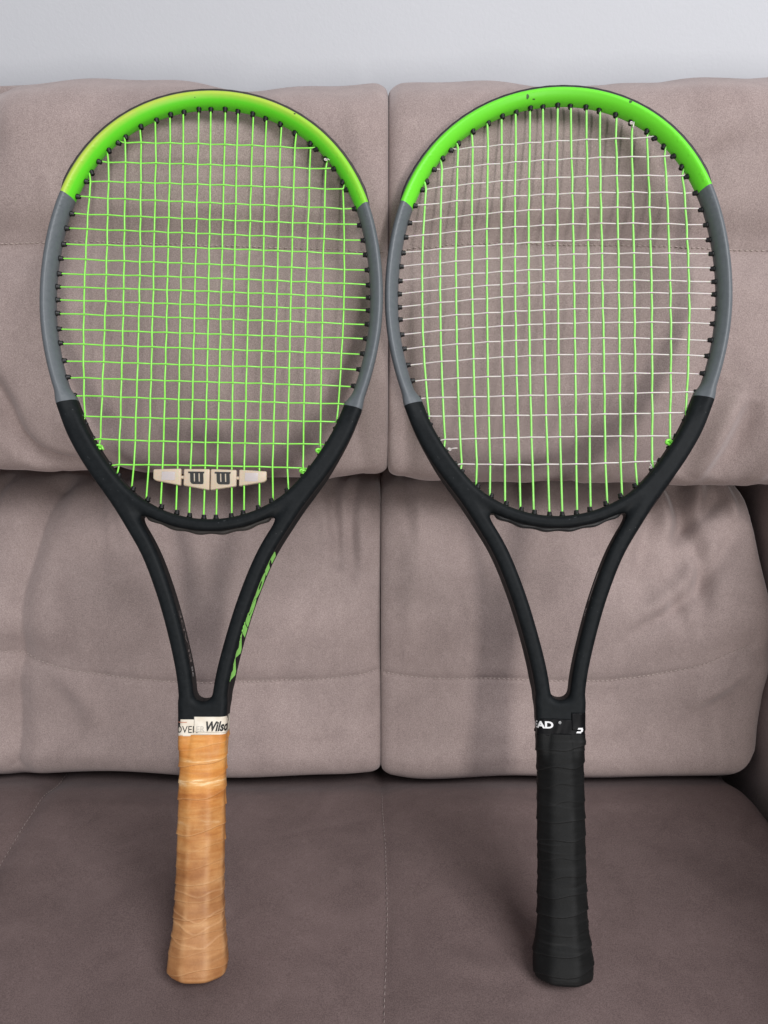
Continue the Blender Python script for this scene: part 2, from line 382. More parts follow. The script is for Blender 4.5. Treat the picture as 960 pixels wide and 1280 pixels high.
DENTS = [(-.136, .420, .0045), (.129, .412, -.0022)]
seat()
# --- arm rest at the right, sofa base and back shell
def arm():
    me = box_mesh('armrest', .383, .62, .02, .92, .05, SEAT + .315, .045, 8); return sofa_part('armrest', me, M['suede_arm'])
arm()
sofa_part('base', box_mesh('base', -.62, .38, .12, .90, .05, SEAT - .19, .01), M['dark_lining'])
sofa_part('back_panel', box_mesh('back_panel', -.62, .60, .84, .93, .05, SEAT + .62, .02), M['suede_arm'])
STR = {
 0: dict(mt=[-0.7418,-0.5978,-0.4887,-0.3971,-0.3142,-0.24,-0.1745,-0.1004,-0.0436,0.0262,0.0873,0.1614,0.2269,0.3054,0.3883,0.4843,0.5934,0.7461],
  mb=[-2.3475,-2.5089,-2.6616,-2.7576,-2.8405,-2.9147,-2.9889,-3.05,-3.1154,3.111,3.0412,2.9845,2.9103,2.8405,2.7533,2.6485,2.5133,2.3475],
  cl=[-0.5367,-0.6763,-0.7985,-0.8945,-0.9948,-1.0865,-1.1825,-1.2741,-1.3701,-1.4573,-1.5403,-1.6319,-1.7322,-1.8282,-1.9417,-2.0508,-2.1642,-2.2951,-2.4304,-2.5875],
  cr=[0.5236,0.6632,0.7898,0.9076,1.0036,1.0996,1.1868,1.2872,1.3832,1.4704,1.5533,1.6493,1.7453,1.85,1.9548,2.0682,2.186,2.2995,2.4391,2.5918],
  ma=[[-101.08,524.7],[-84.6,525.22],[-70.82,525.65],[-58.53,526.04],[-48.25,526.36],[-37.45,526.7],[-26.93,527.03],[-16.08,527.37],[-5.01,527.72],[4.77,528.03],[14.63,528.34],[25.58,528.69],[37.0,529.05],[48.19,529.4],[59.54,529.76],[71.23,530.12],[84.35,530.54],[101.39,531.07]],
  mm=[[-97.96,443.98],[-83.78,444.3],[-70.04,444.61],[-58.32,444.88],[-47.36,445.13],[-36.57,445.37],[-25.99,445.61],[-15.14,445.85],[-4.94,446.08],[4.73,446.3],[15.03,446.54],[26.16,446.79],[37.2,447.04],[48.08,447.28],[58.66,447.52],[70.97,447.8],[83.99,448.09],[98.75,448.43]],
  cm=[[2.07,636.58],[2.48,619.31],[2.87,602.66],[3.23,587.54],[3.56,573.87],[3.84,562.03],[4.12,550.22],[4.43,537.15],[4.69,525.94],[4.95,515.1],[5.21,504.03],[5.47,493.06],[5.76,480.84],[6.05,468.67],[6.36,455.57],[6.67,442.53],[7.01,427.96],[7.36,413.13],[7.8,394.91],[8.23,376.8]]),
 1: dict(mt=[-0.7461,-0.6021,-0.4887,-0.3971,-0.3098,-0.2356,-0.1658,-0.096,-0.0349,0.0349,0.096,0.1702,0.2356,0.3185,0.4014,0.4931,0.6065,0.7505],
  mb=[-2.3431,-2.5133,-2.6442,-2.7489,-2.8274,-2.906,-2.9801,-3.0412,-3.111,3.1154,3.05,2.9889,2.9103,2.8362,2.7533,2.6485,2.5089,2.3475],
  cl=[-0.5411,-0.6763,-0.7985,-0.8988,-0.9992,-1.0908,-1.1868,-1.2785,-1.3701,-1.4617,-1.549,-1.6362,-1.7366,-1.837,-1.946,-2.0551,-2.1686,-2.2864,-2.4347,-2.5875],
  cr=[0.5454,0.6807,0.8072,0.9119,1.0079,1.1039,1.1912,1.2828,1.3744,1.4617,1.5403,1.6362,1.7322,1.8413,1.9417,2.0551,2.1686,2.2951,2.4347,2.5831],
  ma=[[-102.79,525.83],[-88.4,525.21],[-75.87,524.68],[-62.58,524.11],[-51.25,523.63],[-40.1,523.15],[-29.18,522.68],[-18.63,522.23],[-7.19,521.74],[3.82,521.27],[16.86,520.72],[28.01,520.24],[38.62,519.79],[50.21,519.29],[61.8,518.8],[74.35,518.26],[88.61,517.65],[102.19,517.07]],
  mm=[[-99.42,443.89],[-86.49,443.56],[-74.13,443.24],[-62.09,442.92],[-50.91,442.63],[-39.34,442.33],[-28.7,442.05],[-18.46,441.79],[-6.99,441.49],[3.33,441.22],[15.12,440.91],[25.65,440.64],[36.43,440.36],[48.95,440.03],[60.33,439.74],[73.19,439.4],[86.4,439.06],[99.06,438.73]],
  cm=[[5.55,635.87],[5.33,620.44],[5.11,605.41],[4.91,591.79],[4.73,579.54],[4.54,566.35],[4.34,552.76],[4.18,541.64],[4.02,530.36],[3.87,519.97],[3.72,509.62],[3.54,497.36],[3.38,486.12],[3.2,473.83],[3.01,461.08],[2.79,445.66],[2.55,429.44],[2.32,413.74],[2.08,396.68],[1.77,375.27]]),
}
# ---------------------------------------------------------------- rackets: local frame in millimetres, x across, y from butt to tip, z towards the viewer
CO = [141.337, 3.235, 22.269, -2.4, 1.582, -0.969, -0.254]; CY0 = 501.358
def curve(t, off=0.0):
    """string-bed outline, t = angle from the tip; off = offset outwards in mm"""
    t = np.asarray(t, float); k = np.arange(7)
    f = lambda u: (lambda r: np.stack([r * np.sin(u), CY0 + r * np.cos(u)], -1))(np.cos(u[..., None] * k) @ np.array(CO))
    p = f(t); d = f(t + 1e-4) - f(t - 1e-4); d /= np.linalg.norm(d, axis=-1)[..., None]
    return p + off * np.stack([-d[..., 1], d[..., 0]], -1)
AH = 5.0; OFFC = 5.8
def nrm(t):
    a = curve(t, 0); b = curve(t, 1); return b - a
SHAFT = spline([(108.5, 424), (100.5, 402), (88.5, 381), (73.5, 358.5), (57.5, 334), (42.8, 308.8), (31.0, 279.5), (21.8, 249.5), (14.6, 219.5), (11.6, 196), (11.0, 184)], 70)
def seg_dist(PX, PY, L):
    best = np.full(PX.shape, 1e9)
    for p, q in zip(L[:-1], L[1:]):
        d = q - p; t = np.clip(((PX - p[0]) * d[0] + (PY - p[1]) * d[1]) / (d @ d), 0, 1)
        best = np.minimum(best, np.hypot(PX - p[0] - t * d[0], PY - p[1] - t * d[1]))
    return best
def smin(a, b, k):
    h = np.clip(.5 + .5 * (b - a) / k, 0, 1); return b * (1 - h) + a * h - k * h * (1 - h)
def surface_nets(F, h, org):
    """F[x,y,z] signed field -> quads"""
    nx, ny, nz = F.shape; ins = F < 0
    c = np.zeros((nx - 1, ny - 1, nz - 1), np.int8)
    for a in (0, 1):
        for b in (0, 1):
            for d in (0, 1): c += ins[a:nx - 1 + a, b:ny - 1 + b, d:nz - 1 + d]
    act = (c > 0) & (c < 8); idx = np.full(act.shape, -1, np.int64); cells = np.argwhere(act); idx[act] = np.arange(len(cells))
    P = np.zeros((len(cells), 3)); W = np.zeros(len(cells)); cor = [(a, b, d) for a in (0, 1) for b in (0, 1) for d in (0, 1)]
    val = {k: F[cells[:, 0] + k[0], cells[:, 1] + k[1], cells[:, 2] + k[2]] for k in cor}
    for a in cor:
        for b in cor:
            if sum(b) - sum(a) == 1 and all(y >= x for x, y in zip(a, b)):
                fa, fb = val[a], val[b]; m = (fa < 0) != (fb < 0); t = np.where(m, fa / np.where(m, fa - fb, 1), 0)
                P += np.where(m[:, None], np.array(a) + t[:, None] * (np.array(b) - np.array(a)), 0); W += m
    V = (cells + P / W[:, None]) * h + org; Q = []
    for ax in range(3):
        e = np.zeros(3, int); e[ax] = 1
        A = ins[:nx - e[0], :ny - e[1], :nz - e[2]]; B = ins[e[0]:, e[1]:, e[2]:]; ed = np.argwhere(A != B); s = A[tuple(ed.T)]
        o = [k for k in range(3) if k != ax]; ok = (ed[:, o[0]] > 0) & (ed[:, o[1]] > 0) & (ed[:, o[0]] < F.shape[o[0]] - 1) & (ed[:, o[1]] < F.shape[o[1]] - 1)
        ed = ed[ok]; s = s[ok]; q = []
        for du, dv in ((0, 0), (1, 0), (1, 1), (0, 1)):
            g = ed.copy(); g[:, o[0]] -= du; g[:, o[1]] -= dv; q.append(idx[tuple(g.T)])
        q = np.stack(q, 1); flip = s ^ (ax == 1); q[~flip] = q[~flip][:, ::-1]; Q.append(q)
    return V, np.vstack(Q)
FL = .20
def frame_mesh():
    h = 1.0; xs = np.arange(-140, 140.1, h); ys = np.arange(168, 690, h); zs = np.arange(-14.5, 14.6, h)
    PX, PY = np.meshgrid(xs, ys, indexing='ij')
    tt = np.linspace(-np.pi, np.pi, 241); H = curve(tt, OFFC)
    ah = AH - .4 * smoothstep(400, 340, PY)
    dh = seg_dist(PX, PY, H) - ah
    up = smoothstep(200, 330, PY)
    a = 5.5 + .2 * up - .6 * smoothstep(360, 420, PY)
    dl = seg_dist(np.abs(PX), PY, SHAFT) - a
    qx = np.abs(PX) - 13.4; qy = np.abs(PY - 184) - 13.4
    db = np.hypot(np.maximum(qx, 0), np.maximum(qy, 0)) + np.minimum(np.maximum(qx, qy), 0) - 2.2
    r = smin(smin(dh, dl, 9.0), db, 7.0)
    d0 = seg_dist(PX, PY, H); ins = np.hypot(PX, PY - CY0) < np.interp(np.arctan2(PX, PY - CY0), tt, np.hypot(H[:, 0], H[:, 1] - CY0)); rad = np.where(ins, -d0, d0)
    b = 10.4 + .6 * smoothstep(400, 300, PY) + 1.2 * smoothstep(250, 195, PY)
    b = b - .72 * np.clip(1.6 - rad, 0, 8) * smoothstep(395, 450, PY)
    rho = 4.3; w = np.abs(zs)[None, None, :] - b[..., None]; r3 = r[..., None]
    oc = smoothstep(-2, 3, np.abs(PX) - np.interp(PY, SHAFT[::-1, 1], SHAFT[::-1, 0])) * smoothstep(188, 215, PY) * smoothstep(400, 350, PY)
    r3 = r3 + oc[..., None] * FL * np.minimum(zs[None, None, :] - 4, 0)
    A = np.maximum(r3 + rho, 0); Bz = np.maximum(w + rho, 0)
    F = np.hypot(A, Bz) + np.minimum(np.maximum(r3 + rho, w + rho), 0) - rho
    F = np.maximum(F, 174.3 - PY[..., None])
    V, Q = surface_nets(F, h, np.array([xs[0], ys[0], zs[0]])); me = mesh_np('frame', V * .001, Q)
    a = np.arctan2(V[:, 0], V[:, 1] - CY0); rr = np.hypot(V[:, 0], V[:, 1] - CY0) - np.interp(a, tt, np.hypot(H[:, 0], H[:, 1] - CY0))
    at = me.attributes.new('radial', 'FLOAT', 'POINT'); at.data.foreach_set('value', rr.astype(np.float32)); return me

def paint(name, topA, topB, wear_or_highlight):
    """frame paint: bright tip, grey shoulders, black throat; borders are masked straight across the hoop"""
    m = NT(name); c = m.n('ShaderNodeTexCoord'); s = m.n('ShaderNodeSeparateXYZ'); m.l(c.outputs['Object'], s.inputs[0])
    ax = m.math('ABSOLUTE', s.outputs[0]); y = s.outputs[1]; v = m.coord()
    e1 = m.math('SUBTRACT', m.math('MULTIPLY_ADD', ax, -.42, y), .588 - .42 * .1175)     # green above
    e2 = m.math('SUBTRACT', m.math('MULTIPLY_ADD', ax, .30, y), .4235 + .30 * .109)      # grey above
    f1 = m.math('GREATER_THAN', e1, 0); f2 = m.math('GREATER_THAN', e2, 0)
    scuff = m.noise(240, 4, .7, v); spot = m.noise(95, 2, .5, v); big = m.noise(14, 3, .6, v)
    zz = m.n('ShaderNodeMapRange', i_1=.0045, i_2=.0085); m.l(s.outputs[2], zz.inputs[0])
    lx = m.n('ShaderNodeMapRange', i_1=.16, i_2=.04); m.l(s.outputs[0], lx.inputs[0])
    green = topA; ra = m.n('ShaderNodeAttribute', attribute_name='radial'); rr = m.n('ShaderNodeMapRange', i_1=-2.2, i_2=1.6); m.l(ra.outputs['Fac'], rr.inputs[0])
    if wear_or_highlight:
        aged = m.ramp(m.noise(60, 5, .7, v), [(.30, (.42, .60, .05)), (.62, (.52, .56, .08)), (.80, (.60, .46, .14))])
        green = m.mix(m.math('MULTIPLY', m.math('MULTIPLY', rr.outputs[0], lx.outputs[0]), .85), topA, aged)
    green = m.mix(m.math('MULTIPLY', m.math('GREATER_THAN', spot, .80 if wear_or_highlight else .765), .9), green, (.03, .04, .02))
    green = m.mix(.22, green, m.ramp(big, [(.3, (.75, .78, .7)), (.7, (1, 1, 1))]), 'MULTIPLY')
    grey = m.ramp(scuff, [(.3, (.098, .110, .121)), (.75, (.122, .134, .146))])
    black = m.ramp(scuff, [(.35, (.0055, .0070, .0080)), (.8, (.011, .0130, .0145))])
    nick = m.math('GREATER_THAN', m.noise(520, 2, .5, v), .745); black = m.mix(m.math('MULTIPLY', nick, .55), black, (.075, .078, .08)); grey = m.mix(m.math('MULTIPLY', nick, .4), grey, (.24, .25, .26))
    col = m.mix(f1, m.mix(f2, black, grey), green)
    rg = m.math('ADD', m.math('MULTIPLY', m.noise(30, 4, .6, v), .22), m.math('MULTIPLY_ADD', f2, -.10, .43))
    return m.set(Base_Color=col, Roughness=rg, Specular_IOR_Level=m.math('MULTIPLY_ADD', f2, .22, .13), Normal=m.bump(scuff, .06, .0004))
M['paint_aged'] = paint('frame_paint_aged', (.125, .68, .022), None, True)
M['paint_fresh'] = paint('frame_paint_fresh', (.155, .73, .03), None, False)
def plastic(name, col, r=.4):
    m = NT(name); v = m.coord(); n = m.noise(300, 3, .6, v)
    return m.set(Base_Color=m.ramp(n, [(.3, tuple(x * .8 for x in col)), (.7, tuple(x * 1.25 for x in col))]), Roughness=r, Normal=m.bump(n, .1, .0004))
M['bumper'] = plastic('bumper_plastic', (.016, .016, .017), .5)
M['bumper_worn'] = plastic('bumper_plastic_worn', (.030, .026, .023), .6)
M['grommet'] = plastic('grommet_plastic', (.004, .004, .0045), .5)
def string_mat(name, col, rough=.32):
    m = NT(name); v = m.coord(); n = m.noise(200, 3, .6, v)
    return m.set(Base_Color=m.ramp(n, [(.3, tuple(x * .86 for x in col)), (.7, col)]), Roughness=rough, Subsurface_Weight=.25, Subsurface_Radius=(.3, 1, .2), Subsurface_Scale=.0006)
M['string_green'] = string_mat('green_polyester_string', (.31, .88, .11))
M['string_green2'] = string_mat('green_thick_string', (.35, .84, .18))
M['string_white'] = string_mat('white_string', (.72, .66, .635))
M['decal_green'] = plain('green_lettering', (.30, .78, .14), .42)
M['decal_silver'] = plain('silver_lettering', (.34, .35, .36), .35, Metallic=.3)
M['decal_white'] = plain('white_lettering', (.74, .74, .74), .45)
M['decal_black'] = plain('black_lettering', (.014, .014, .013), .5)
M['decal_faint'] = plain('worn_lettering', (.52, .49, .43), .6)
M['decal_gloss'] = plain('gloss_black_lettering', (.028, .030, .032), .12)
M['decal_red'] = plain('small_red_print', (.52, .22, .14), .6)
def tapem(name, c1, c2, r):
    m = NT(name); v = m.coord(); n = m.noise(90, 4, .65, v)
    return m.set(Base_Color=m.ramp(n, [(.3, c1), (.7, c2)]), Roughness=r, Specular_IOR_Level=.5 if c1[0] > .1 else .12, Normal=m.bump(n, .2, .0006))
M['tape_white'] = tapem('cream_tape', (.66, .58, .46), (.80, .74, .64), .55)
M['tape_black'] = tapem('black_tape', (.0035, .0035, .004), (.006, .006, .007), .42)
def tan_grip():
    m = NT('tan_leather_wrap'); v = m.coord((1, 1, 1)); vs = m.coord((14, 110, 14)); c = m.n('ShaderNodeTexCoord'); s = m.n('ShaderNodeSeparateXYZ'); m.l(c.outputs['Object'], s.inputs[0])
    streak = m.noise(1, 4, .62, vs, .4); big = m.noise(34, 3, .6, v); fine = m.noise(620, 4, .7, v)
    up = m.n('ShaderNodeMapRange', i_1=.06, i_2=.15); m.l(s.outputs[1], up.inputs[0])
    hi = m.ramp(streak, [(.30, (.50, .18, .035)), (.46, (.66, .28, .065)), (.60, (.74, .38, .12)), (.68, (.94, .68, .38))])
    lo = m.ramp(streak, [(.25, (.31, .138, .052)), (.5, (.43, .205, .080)), (.75, (.56, .31, .135))])
    col = m.mix(up.outputs[0], lo, hi); col = m.mix(.60, col, m.ramp(big, [(.38, (.60, .46, .35)), (.53, (.94, .89, .84)), (.66, (1.10, 1.12, 1.15))]), 'MULTIPLY')
    a = m.n('ShaderNodeAttribute', attribute_name='wear_or_highlight'); col = m.mix(m.math('MULTIPLY', a.outputs['Fac'], .42), col, (.80, .50, .26))
    col = m.mix(.3, col, m.ramp(fine, [(.35, (.7, .66, .62)), (.65, (1, 1, 1))]), 'MULTIPLY')
    return m.set(Base_Color=col, Roughness=.50, Specular_IOR_Level=.35, Normal=m.bump(fine, .25, .0006, m.bump(streak, .35, .0016)))
M['grip_tan'] = tan_grip()
def black_grip():
    m = NT('black_wrap'); v = m.coord(); vs = m.coord((22, 95, 22)); streak = m.noise(1, 4, .6, vs, .4); fine = m.noise(700, 4, .7, v)
    a = m.n('ShaderNodeAttribute', attribute_name='wear_or_highlight')
    col = m.mix(m.math('MULTIPLY', a.outputs['Fac'], .6), m.ramp(streak, [(.35, (.0035, .0038, .0038)), (.75, (.0075, .008, .008))]), (.022, .022, .022))  # highlight along the wrap edges is painted into the colour through this mask
    return m.set(Base_Color=col, Roughness=.62, Specular_IOR_Level=.22, Normal=m.bump(fine, .3, .0006, m.bump(streak, .4, .0014)))
M['grip_black'] = black_grip()
def pad_mat():
    m = NT('cream_silicone'); return m.set(Base_Color=(.66, .54, .41), Roughness=.38, Subsurface_Weight=.5, Subsurface_Radius=(1, .7, .5), Subsurface_Scale=.003, Alpha=.80)
M['pad'] = pad_mat()
M['pad_window'] = plain('pale_window', (.62, .58, .60), .3, Alpha=.6)

FRAME = frame_mesh()
def sweep(name, P2, N2, sec, mat, parent, closed_sec=True):
    """P2 path points (mm), N2 in-plane normals, sec(k)-> list of (n,z) in mm"""
    V = np.array([[(*(p + n * s[0]), s[1]) for s in sec(k)] for k, (p, n) in enumerate(zip(P2, N2))])   # n, m, 3
    n, m = V.shape[:2]; V = V.transpose(1, 0, 2).reshape(-1, 3) * .001; Q = grid_faces(m, n, True)
    caps = [[i * n for i in range(m)], [i * n + n - 1 for i in range(m)][::-1]]
    me = bpy.data.meshes.new(name); me.from_pydata([tuple(v) for v in V], [], [tuple(map(int, f)) for f in Q] + caps)
    me.polygons.foreach_set('use_smooth', [True] * len(Q) + [False] * 2)
    bm = bmesh.new(); bm.from_mesh(me); bmesh.ops.recalc_face_normals(bm, faces=bm.faces[:]); bm.to_mesh(me); bm.free()
    return link(name, me, mat, parent)
# one grommet: collar against the frame and a short open barrel, axis +Y pointing to the middle of the bed
def grommet_mesh():
    prof = [(-3.4, 1.5), (-1.2, 1.6), (-.9, 2.2), (.1, 2.15), (.4, 1.85), (2.2, 1.75), (2.45, 1.55), (2.45, .8)]
    a = np.arange(10) * 2 * np.pi / 10; V = np.array([[(r * np.cos(t), y, r * np.sin(t)) for y, r in prof] for t in a]).reshape(-1, 3) * .001
    return mesh_np('grommet', V, grid_faces(10, len(prof), True)[:, ::-1])
GROM = grommet_mesh()
# handle outline
AY = [(0, 19.6), (1.2, 20.6), (4, 21.2), (9, 21.4), (15, 21.2), (22, 20.2), (30, 18.9), (42, 18.0), (70, 17.5), (126, 17.2), (160, 17.0), (176, 16.3), (192, 15.9), (204, 15.6)]
def hw(y): return np.interp(y, [p[0] for p in AY], [p[1] for p in AY])
def octr(th, a, b):
    c, s = np.abs(np.cos(th)), np.abs(np.sin(th)); p = 15
    return ((c / a) ** p + (s / b) ** p + ((c / a + s / b) / 1.44) ** p) ** (-1 / p)
def wrap_mesh(name, y1, seed, pitch, tight):
    r = np.random.default_rng(seed); nt = 128; ys = np.r_[np.linspace(0, 4, 14)[:-1], np.arange(4, y1 + .01, .42)]
    th = np.arange(nt) * 2 * np.pi / nt; TH, Y = np.meshgrid(th, ys, indexing='ij')
    wob = lambda sc, n=7: sum(np.sin(Y * r.normal() / sc + r.integers(-3, 4) * TH + r.uniform(0, 6.28)) for _ in range(n)) / n ** .5
    Yw = Y + 1.6 * wob(22) + .35 * wob(6)
    ph = Yw / pitch + (TH + np.pi / 2) / (2 * np.pi); t = ph - np.floor(ph); turn = np.floor(ph).astype(int)
    jit = np.array([r.uniform(.35, 1.35) for _ in range(60)])[np.clip(turn + 5, 0, 59)]
    hgt = (1.0 if tight else .95) * jit * (smoothstep(0, .035, t) * np.exp(-t * 2.4))
    ridge = np.exp(-((t - .045) / .035) ** 2) * jit
    k = octr(TH, 1, .86)
    base = hw(Y) * k; top = smoothstep(150, 172, Y); base = base * (1 - top) + np.maximum(base, coll(TH, Y) + .55) * top
    rad = base - .45 + hgt
    # tension creases crossing the turns
    cre = 0; wr = 0
    for _ in range(34 if not tight else 24):
        y0 = r.uniform(6, y1 - 4); sl = r.normal() * 1.6; c0 = r.uniform(-np.pi, np.pi); ex = r.uniform(.5, 1.3); dth = np.angle(np.exp(1j * (TH - c0)))
        g = np.exp(-((Y - y0 - sl * np.sin(TH - c0)) / r.uniform(.5, 1.1)) ** 2) * np.exp(-(dth / ex) ** 2); cre = cre + g * r.uniform(-.35, .45); wr = wr + g * .5
    if tight:   # the elastic look of the tan wrap: fine hoops lying over the flats near the butt
        for y0, bow in ((34, 5), (41.5, 5.5), (24, 4), (60, 2)):
            line = y0 + bow * (np.abs(np.cos(TH)) ** 1.5) * 1.3 + .8 * np.sin(TH * 5 + y0); g = np.exp(-((Y - line) / .65) ** 2); cre = cre + .40 * g; wr = wr + g * .8
    rad = rad + cre + .10 * wob(2.2)
    end = np.clip(1 - Y / 4.0, 0, 1)
    V = np.stack([rad * np.cos(TH), Y + 0 * TH, rad * np.sin(TH)], -1)
    # slightly domed end
    V[..., 1] -= 0
    V[..., 1] += 5.0 * (1 - V[..., 1] / y1)
    V2 = V.reshape(-1, 3); ny = len(ys); Q = grid_faces(nt, ny, True)
    rings = [V2]; n0 = len(V2); extra = []
    prev = np.arange(nt) * ny
    for f, yy in ((.93, 4.0), (.72, 3.1), (.38, 2.6)):
        ring = np.stack([V[:, 0, 0] * f, np.full(nt, yy), V[:, 0, 2] * f], -1); rings.append(ring); cur = n0 + np.arange(nt); n0 += nt
        extra.append(np.stack([cur, np.roll(cur, -1), np.roll(prev, -1), prev], -1)); prev = cur
    cen = n0; rings.append(np.array([[0, 2.5, 0]]))
    tri = [(int(prev[i]), cen, int(prev[(i + 1) % nt])) for i in range(nt)]
    VV = np.vstack(rings) * .001; QQ = np.vstack([Q, *extra])[:, ::-1]
    me = mesh_mixed(name, VV, QQ, np.array(tri))
    pl = np.sort(np.stack([np.abs(np.cos(TH)), np.abs(np.sin(TH)) / .86, (np.abs(np.cos(TH)) + np.abs(np.sin(TH)) / .86) / 1.44]), 0); wr = wr + .75 * smoothstep(.86, .99, pl[1] / pl[2]) * (.6 + .4 * np.sin(Y * .31 + 3 * TH)) * smoothstep(150, 110, Y)
    at = me.attributes.new('wear_or_highlight', 'FLOAT', 'POINT'); w = np.zeros(len(VV)); w[:nt * ny] = np.clip(ridge * .55 + wr * .6, 0, 1).ravel(); at.data.foreach_set('value', w.astype(np.float32))  # worn ridges on the tan wrap, painted edge highlight on the black one
    bm = bmesh.new(); bm.from_mesh(me); bmesh.ops.recalc_face_normals(bm, faces=bm.faces[:]); bm.to_mesh(me); bm.free()
    return me
def band(name, y0, y1, th0, th1, extra, mat, parent, seed=0, slant=0, top=lambda u: 0, thick=.35):
    """tape lying round the handle top, from angle th0 to th1"""
    r = np.random.default_rng(seed); nt = max(12, int((th1 - th0) / (2 * np.pi) * 120)); th = np.linspace(th0, th1, nt + 1); ys = np.linspace(0, 1, 14); T, U = np.meshgrid(th, ys, indexing='ij')
    u = (T - th0) / (th1 - th0); Y = y0 + slant * u + U * (y1 - y0 + top(u))
    rip = .10 * np.sin(T * 9 + seed) * np.sin(U * 5 + seed) + .05 * np.sin(T * 17 + Y * .4)
    def surf(o): rad = coll(T, Y) + extra + o + rip; return np.stack([rad * np.cos(T), Y, rad * np.sin(T)], -1).reshape(-1, 3)
    A = surf(0); B = surf(-thick); n = len(A); Q = grid_faces(nt + 1, 14); Q = [Q, Q[:, ::-1] + n]
    def rim(ids): ids = np.array(ids); return np.stack([ids[:-1], ids[1:], ids[1:] + n, ids[:-1] + n], -1)
    g = np.arange(n).reshape(nt + 1, 14)
    Q += [rim(g[0]), rim(g[-1][::-1]), rim(g[:, 0][::-1]), rim(g[:, -1])]
    me = mesh_np(name, np.vstack([A, B]) * .001, np.vstack(Q))
    bm = bmesh.new(); bm.from_mesh(me); bmesh.ops.recalc_face_normals(bm, faces=bm.faces[:]); bm.to_mesh(me); bm.free()
    return link(name, me, mat, parent)
def coll(T, Y):
    """outline of the handle top that tapes follow: the frame block there is a rounded box 31 x 24 mm"""
    c, s = np.abs(np.cos(T)), np.abs(np.sin(T)); a, b, q = 17.2, 12.5, 4.8; lo = np.full(np.shape(T), 8.); hi = np.full(np.shape(T), 24.)
    for _ in range(26):
        r = (lo + hi) / 2; x = r * c - a + q; y = r * s - b + q; f = np.hypot(np.maximum(x, 0), np.maximum(y, 0)) + np.minimum(np.maximum(x, y), 0) - q
        lo = np.where(f < 0, r, lo); hi = np.where(f < 0, hi, r)
    return lo
def text_mesh(txt, size, bold=0, shear=0, sx=1.0, cut=2):
    cu = bpy.data.curves.new('t', 'FONT'); cu.body = txt; cu.size = size; cu.offset = bold; cu.shear = shear; cu.resolution_u = 4
    cu.align_x = 'LEFT'; o = bpy.data.objects.new('t', cu); C.objects.link(o); dg = bpy.context.evaluated_depsgraph_get(); dg.update()
    me = bpy.data.meshes.new_from_object(o.evaluated_get(dg)); bpy.data.objects.remove(o); bpy.data.curves.remove(cu)
    bm = bmesh.new(); bm.from_mesh(me); bpy.data.meshes.remove(me); bmesh.ops.triangulate(bm, faces=bm.faces[:])
    for _ in range(cut):
        L = [e for e in bm.edges if e.calc_length() > size * .12]
        if L: bmesh.ops.subdivide_edges(bm, edges=L, cuts=1)
    bmesh.ops.triangulate(bm, faces=bm.faces[:])
    V = np.array([v.co[:] for v in bm.verts])[:, :2]; V[:, 0] *= sx; Fs = [[v.index for v in f.verts] for f in bm.faces]; bm.free(); return V, Fs
def decal(name, V3, Fs, mat, parent):
    me = bpy.data.meshes.new(name); me.from_pydata([tuple(v * .001) for v in V3], [], Fs); return link(name, me, mat, parent)
def on_collar(V2, th_start, y_base, extra):
    """text x runs from viewer's left to right round the front: angle falls from pi to 0"""
    tt = np.linspace(np.pi * 1.3, -np.pi * .3, 900); rad = coll(tt, 0) + extra; P = np.stack([rad * np.cos(tt), rad * np.sin(tt)], 1)
    d = np.r_[0, np.cumsum(np.linalg.norm(np.diff(P, axis=0), axis=1))]; s0 = np.interp(-th_start, -tt, d); s = s0 + V2[:, 0]
    return np.stack([np.interp(s, d, P[:, 0]), y_base + V2[:, 1], np.interp(s, d, P[:, 1])], 1)
def rect2(x0, y0, x1, y1, sl=0):
    return np.array([(x0, y0), (x1, y0), (x1 + sl, y1), (x0 + sl, y1)], float)
def inplane(w, z=0): return np.array([w[0], w[1], z])

def bumper(parent, mat):
    t = np.linspace(-R(57.5), R(57.5), 150); P = curve(t, OFFC + AH - .5); N = nrm(t)
    def sec(k):
        e = smoothstep(0, .09, .5 - abs(k / 149 - .5)); h = .15 + 2.5 * e + .12 * math.sin(k * 1.3) * e; w = 3.2 + 4.6 * e
        return [(-.6, w), (h * .75, w - .3), (h, w - 1.6), (h * .82, .9), (h * .82, -.9), (h, -w + 1.6), (h * .75, -w + .3), (-.6, -w)]
    sweep('bumper_guard', P, N, sec, mat, parent)
    t = np.linspace(np.pi - .30, np.pi + .30, 90); P = curve(t, OFFC + AH - 1.2); N = nrm(t)
    def sec2(k):
        e = smoothstep(0, .10, .5 - abs(k / 89 - .5)); h = (1.4 + 1.5 * e + .55 * math.sin(k / 89 * 2 * math.pi * 6 - 1.2)) ; w = 4.5
        return [(-.6, w), (h * e, w - .8), (h * e, -w + .8), (-.6, -w)]
    sweep('throat_guard', P, N, sec2, mat, parent)

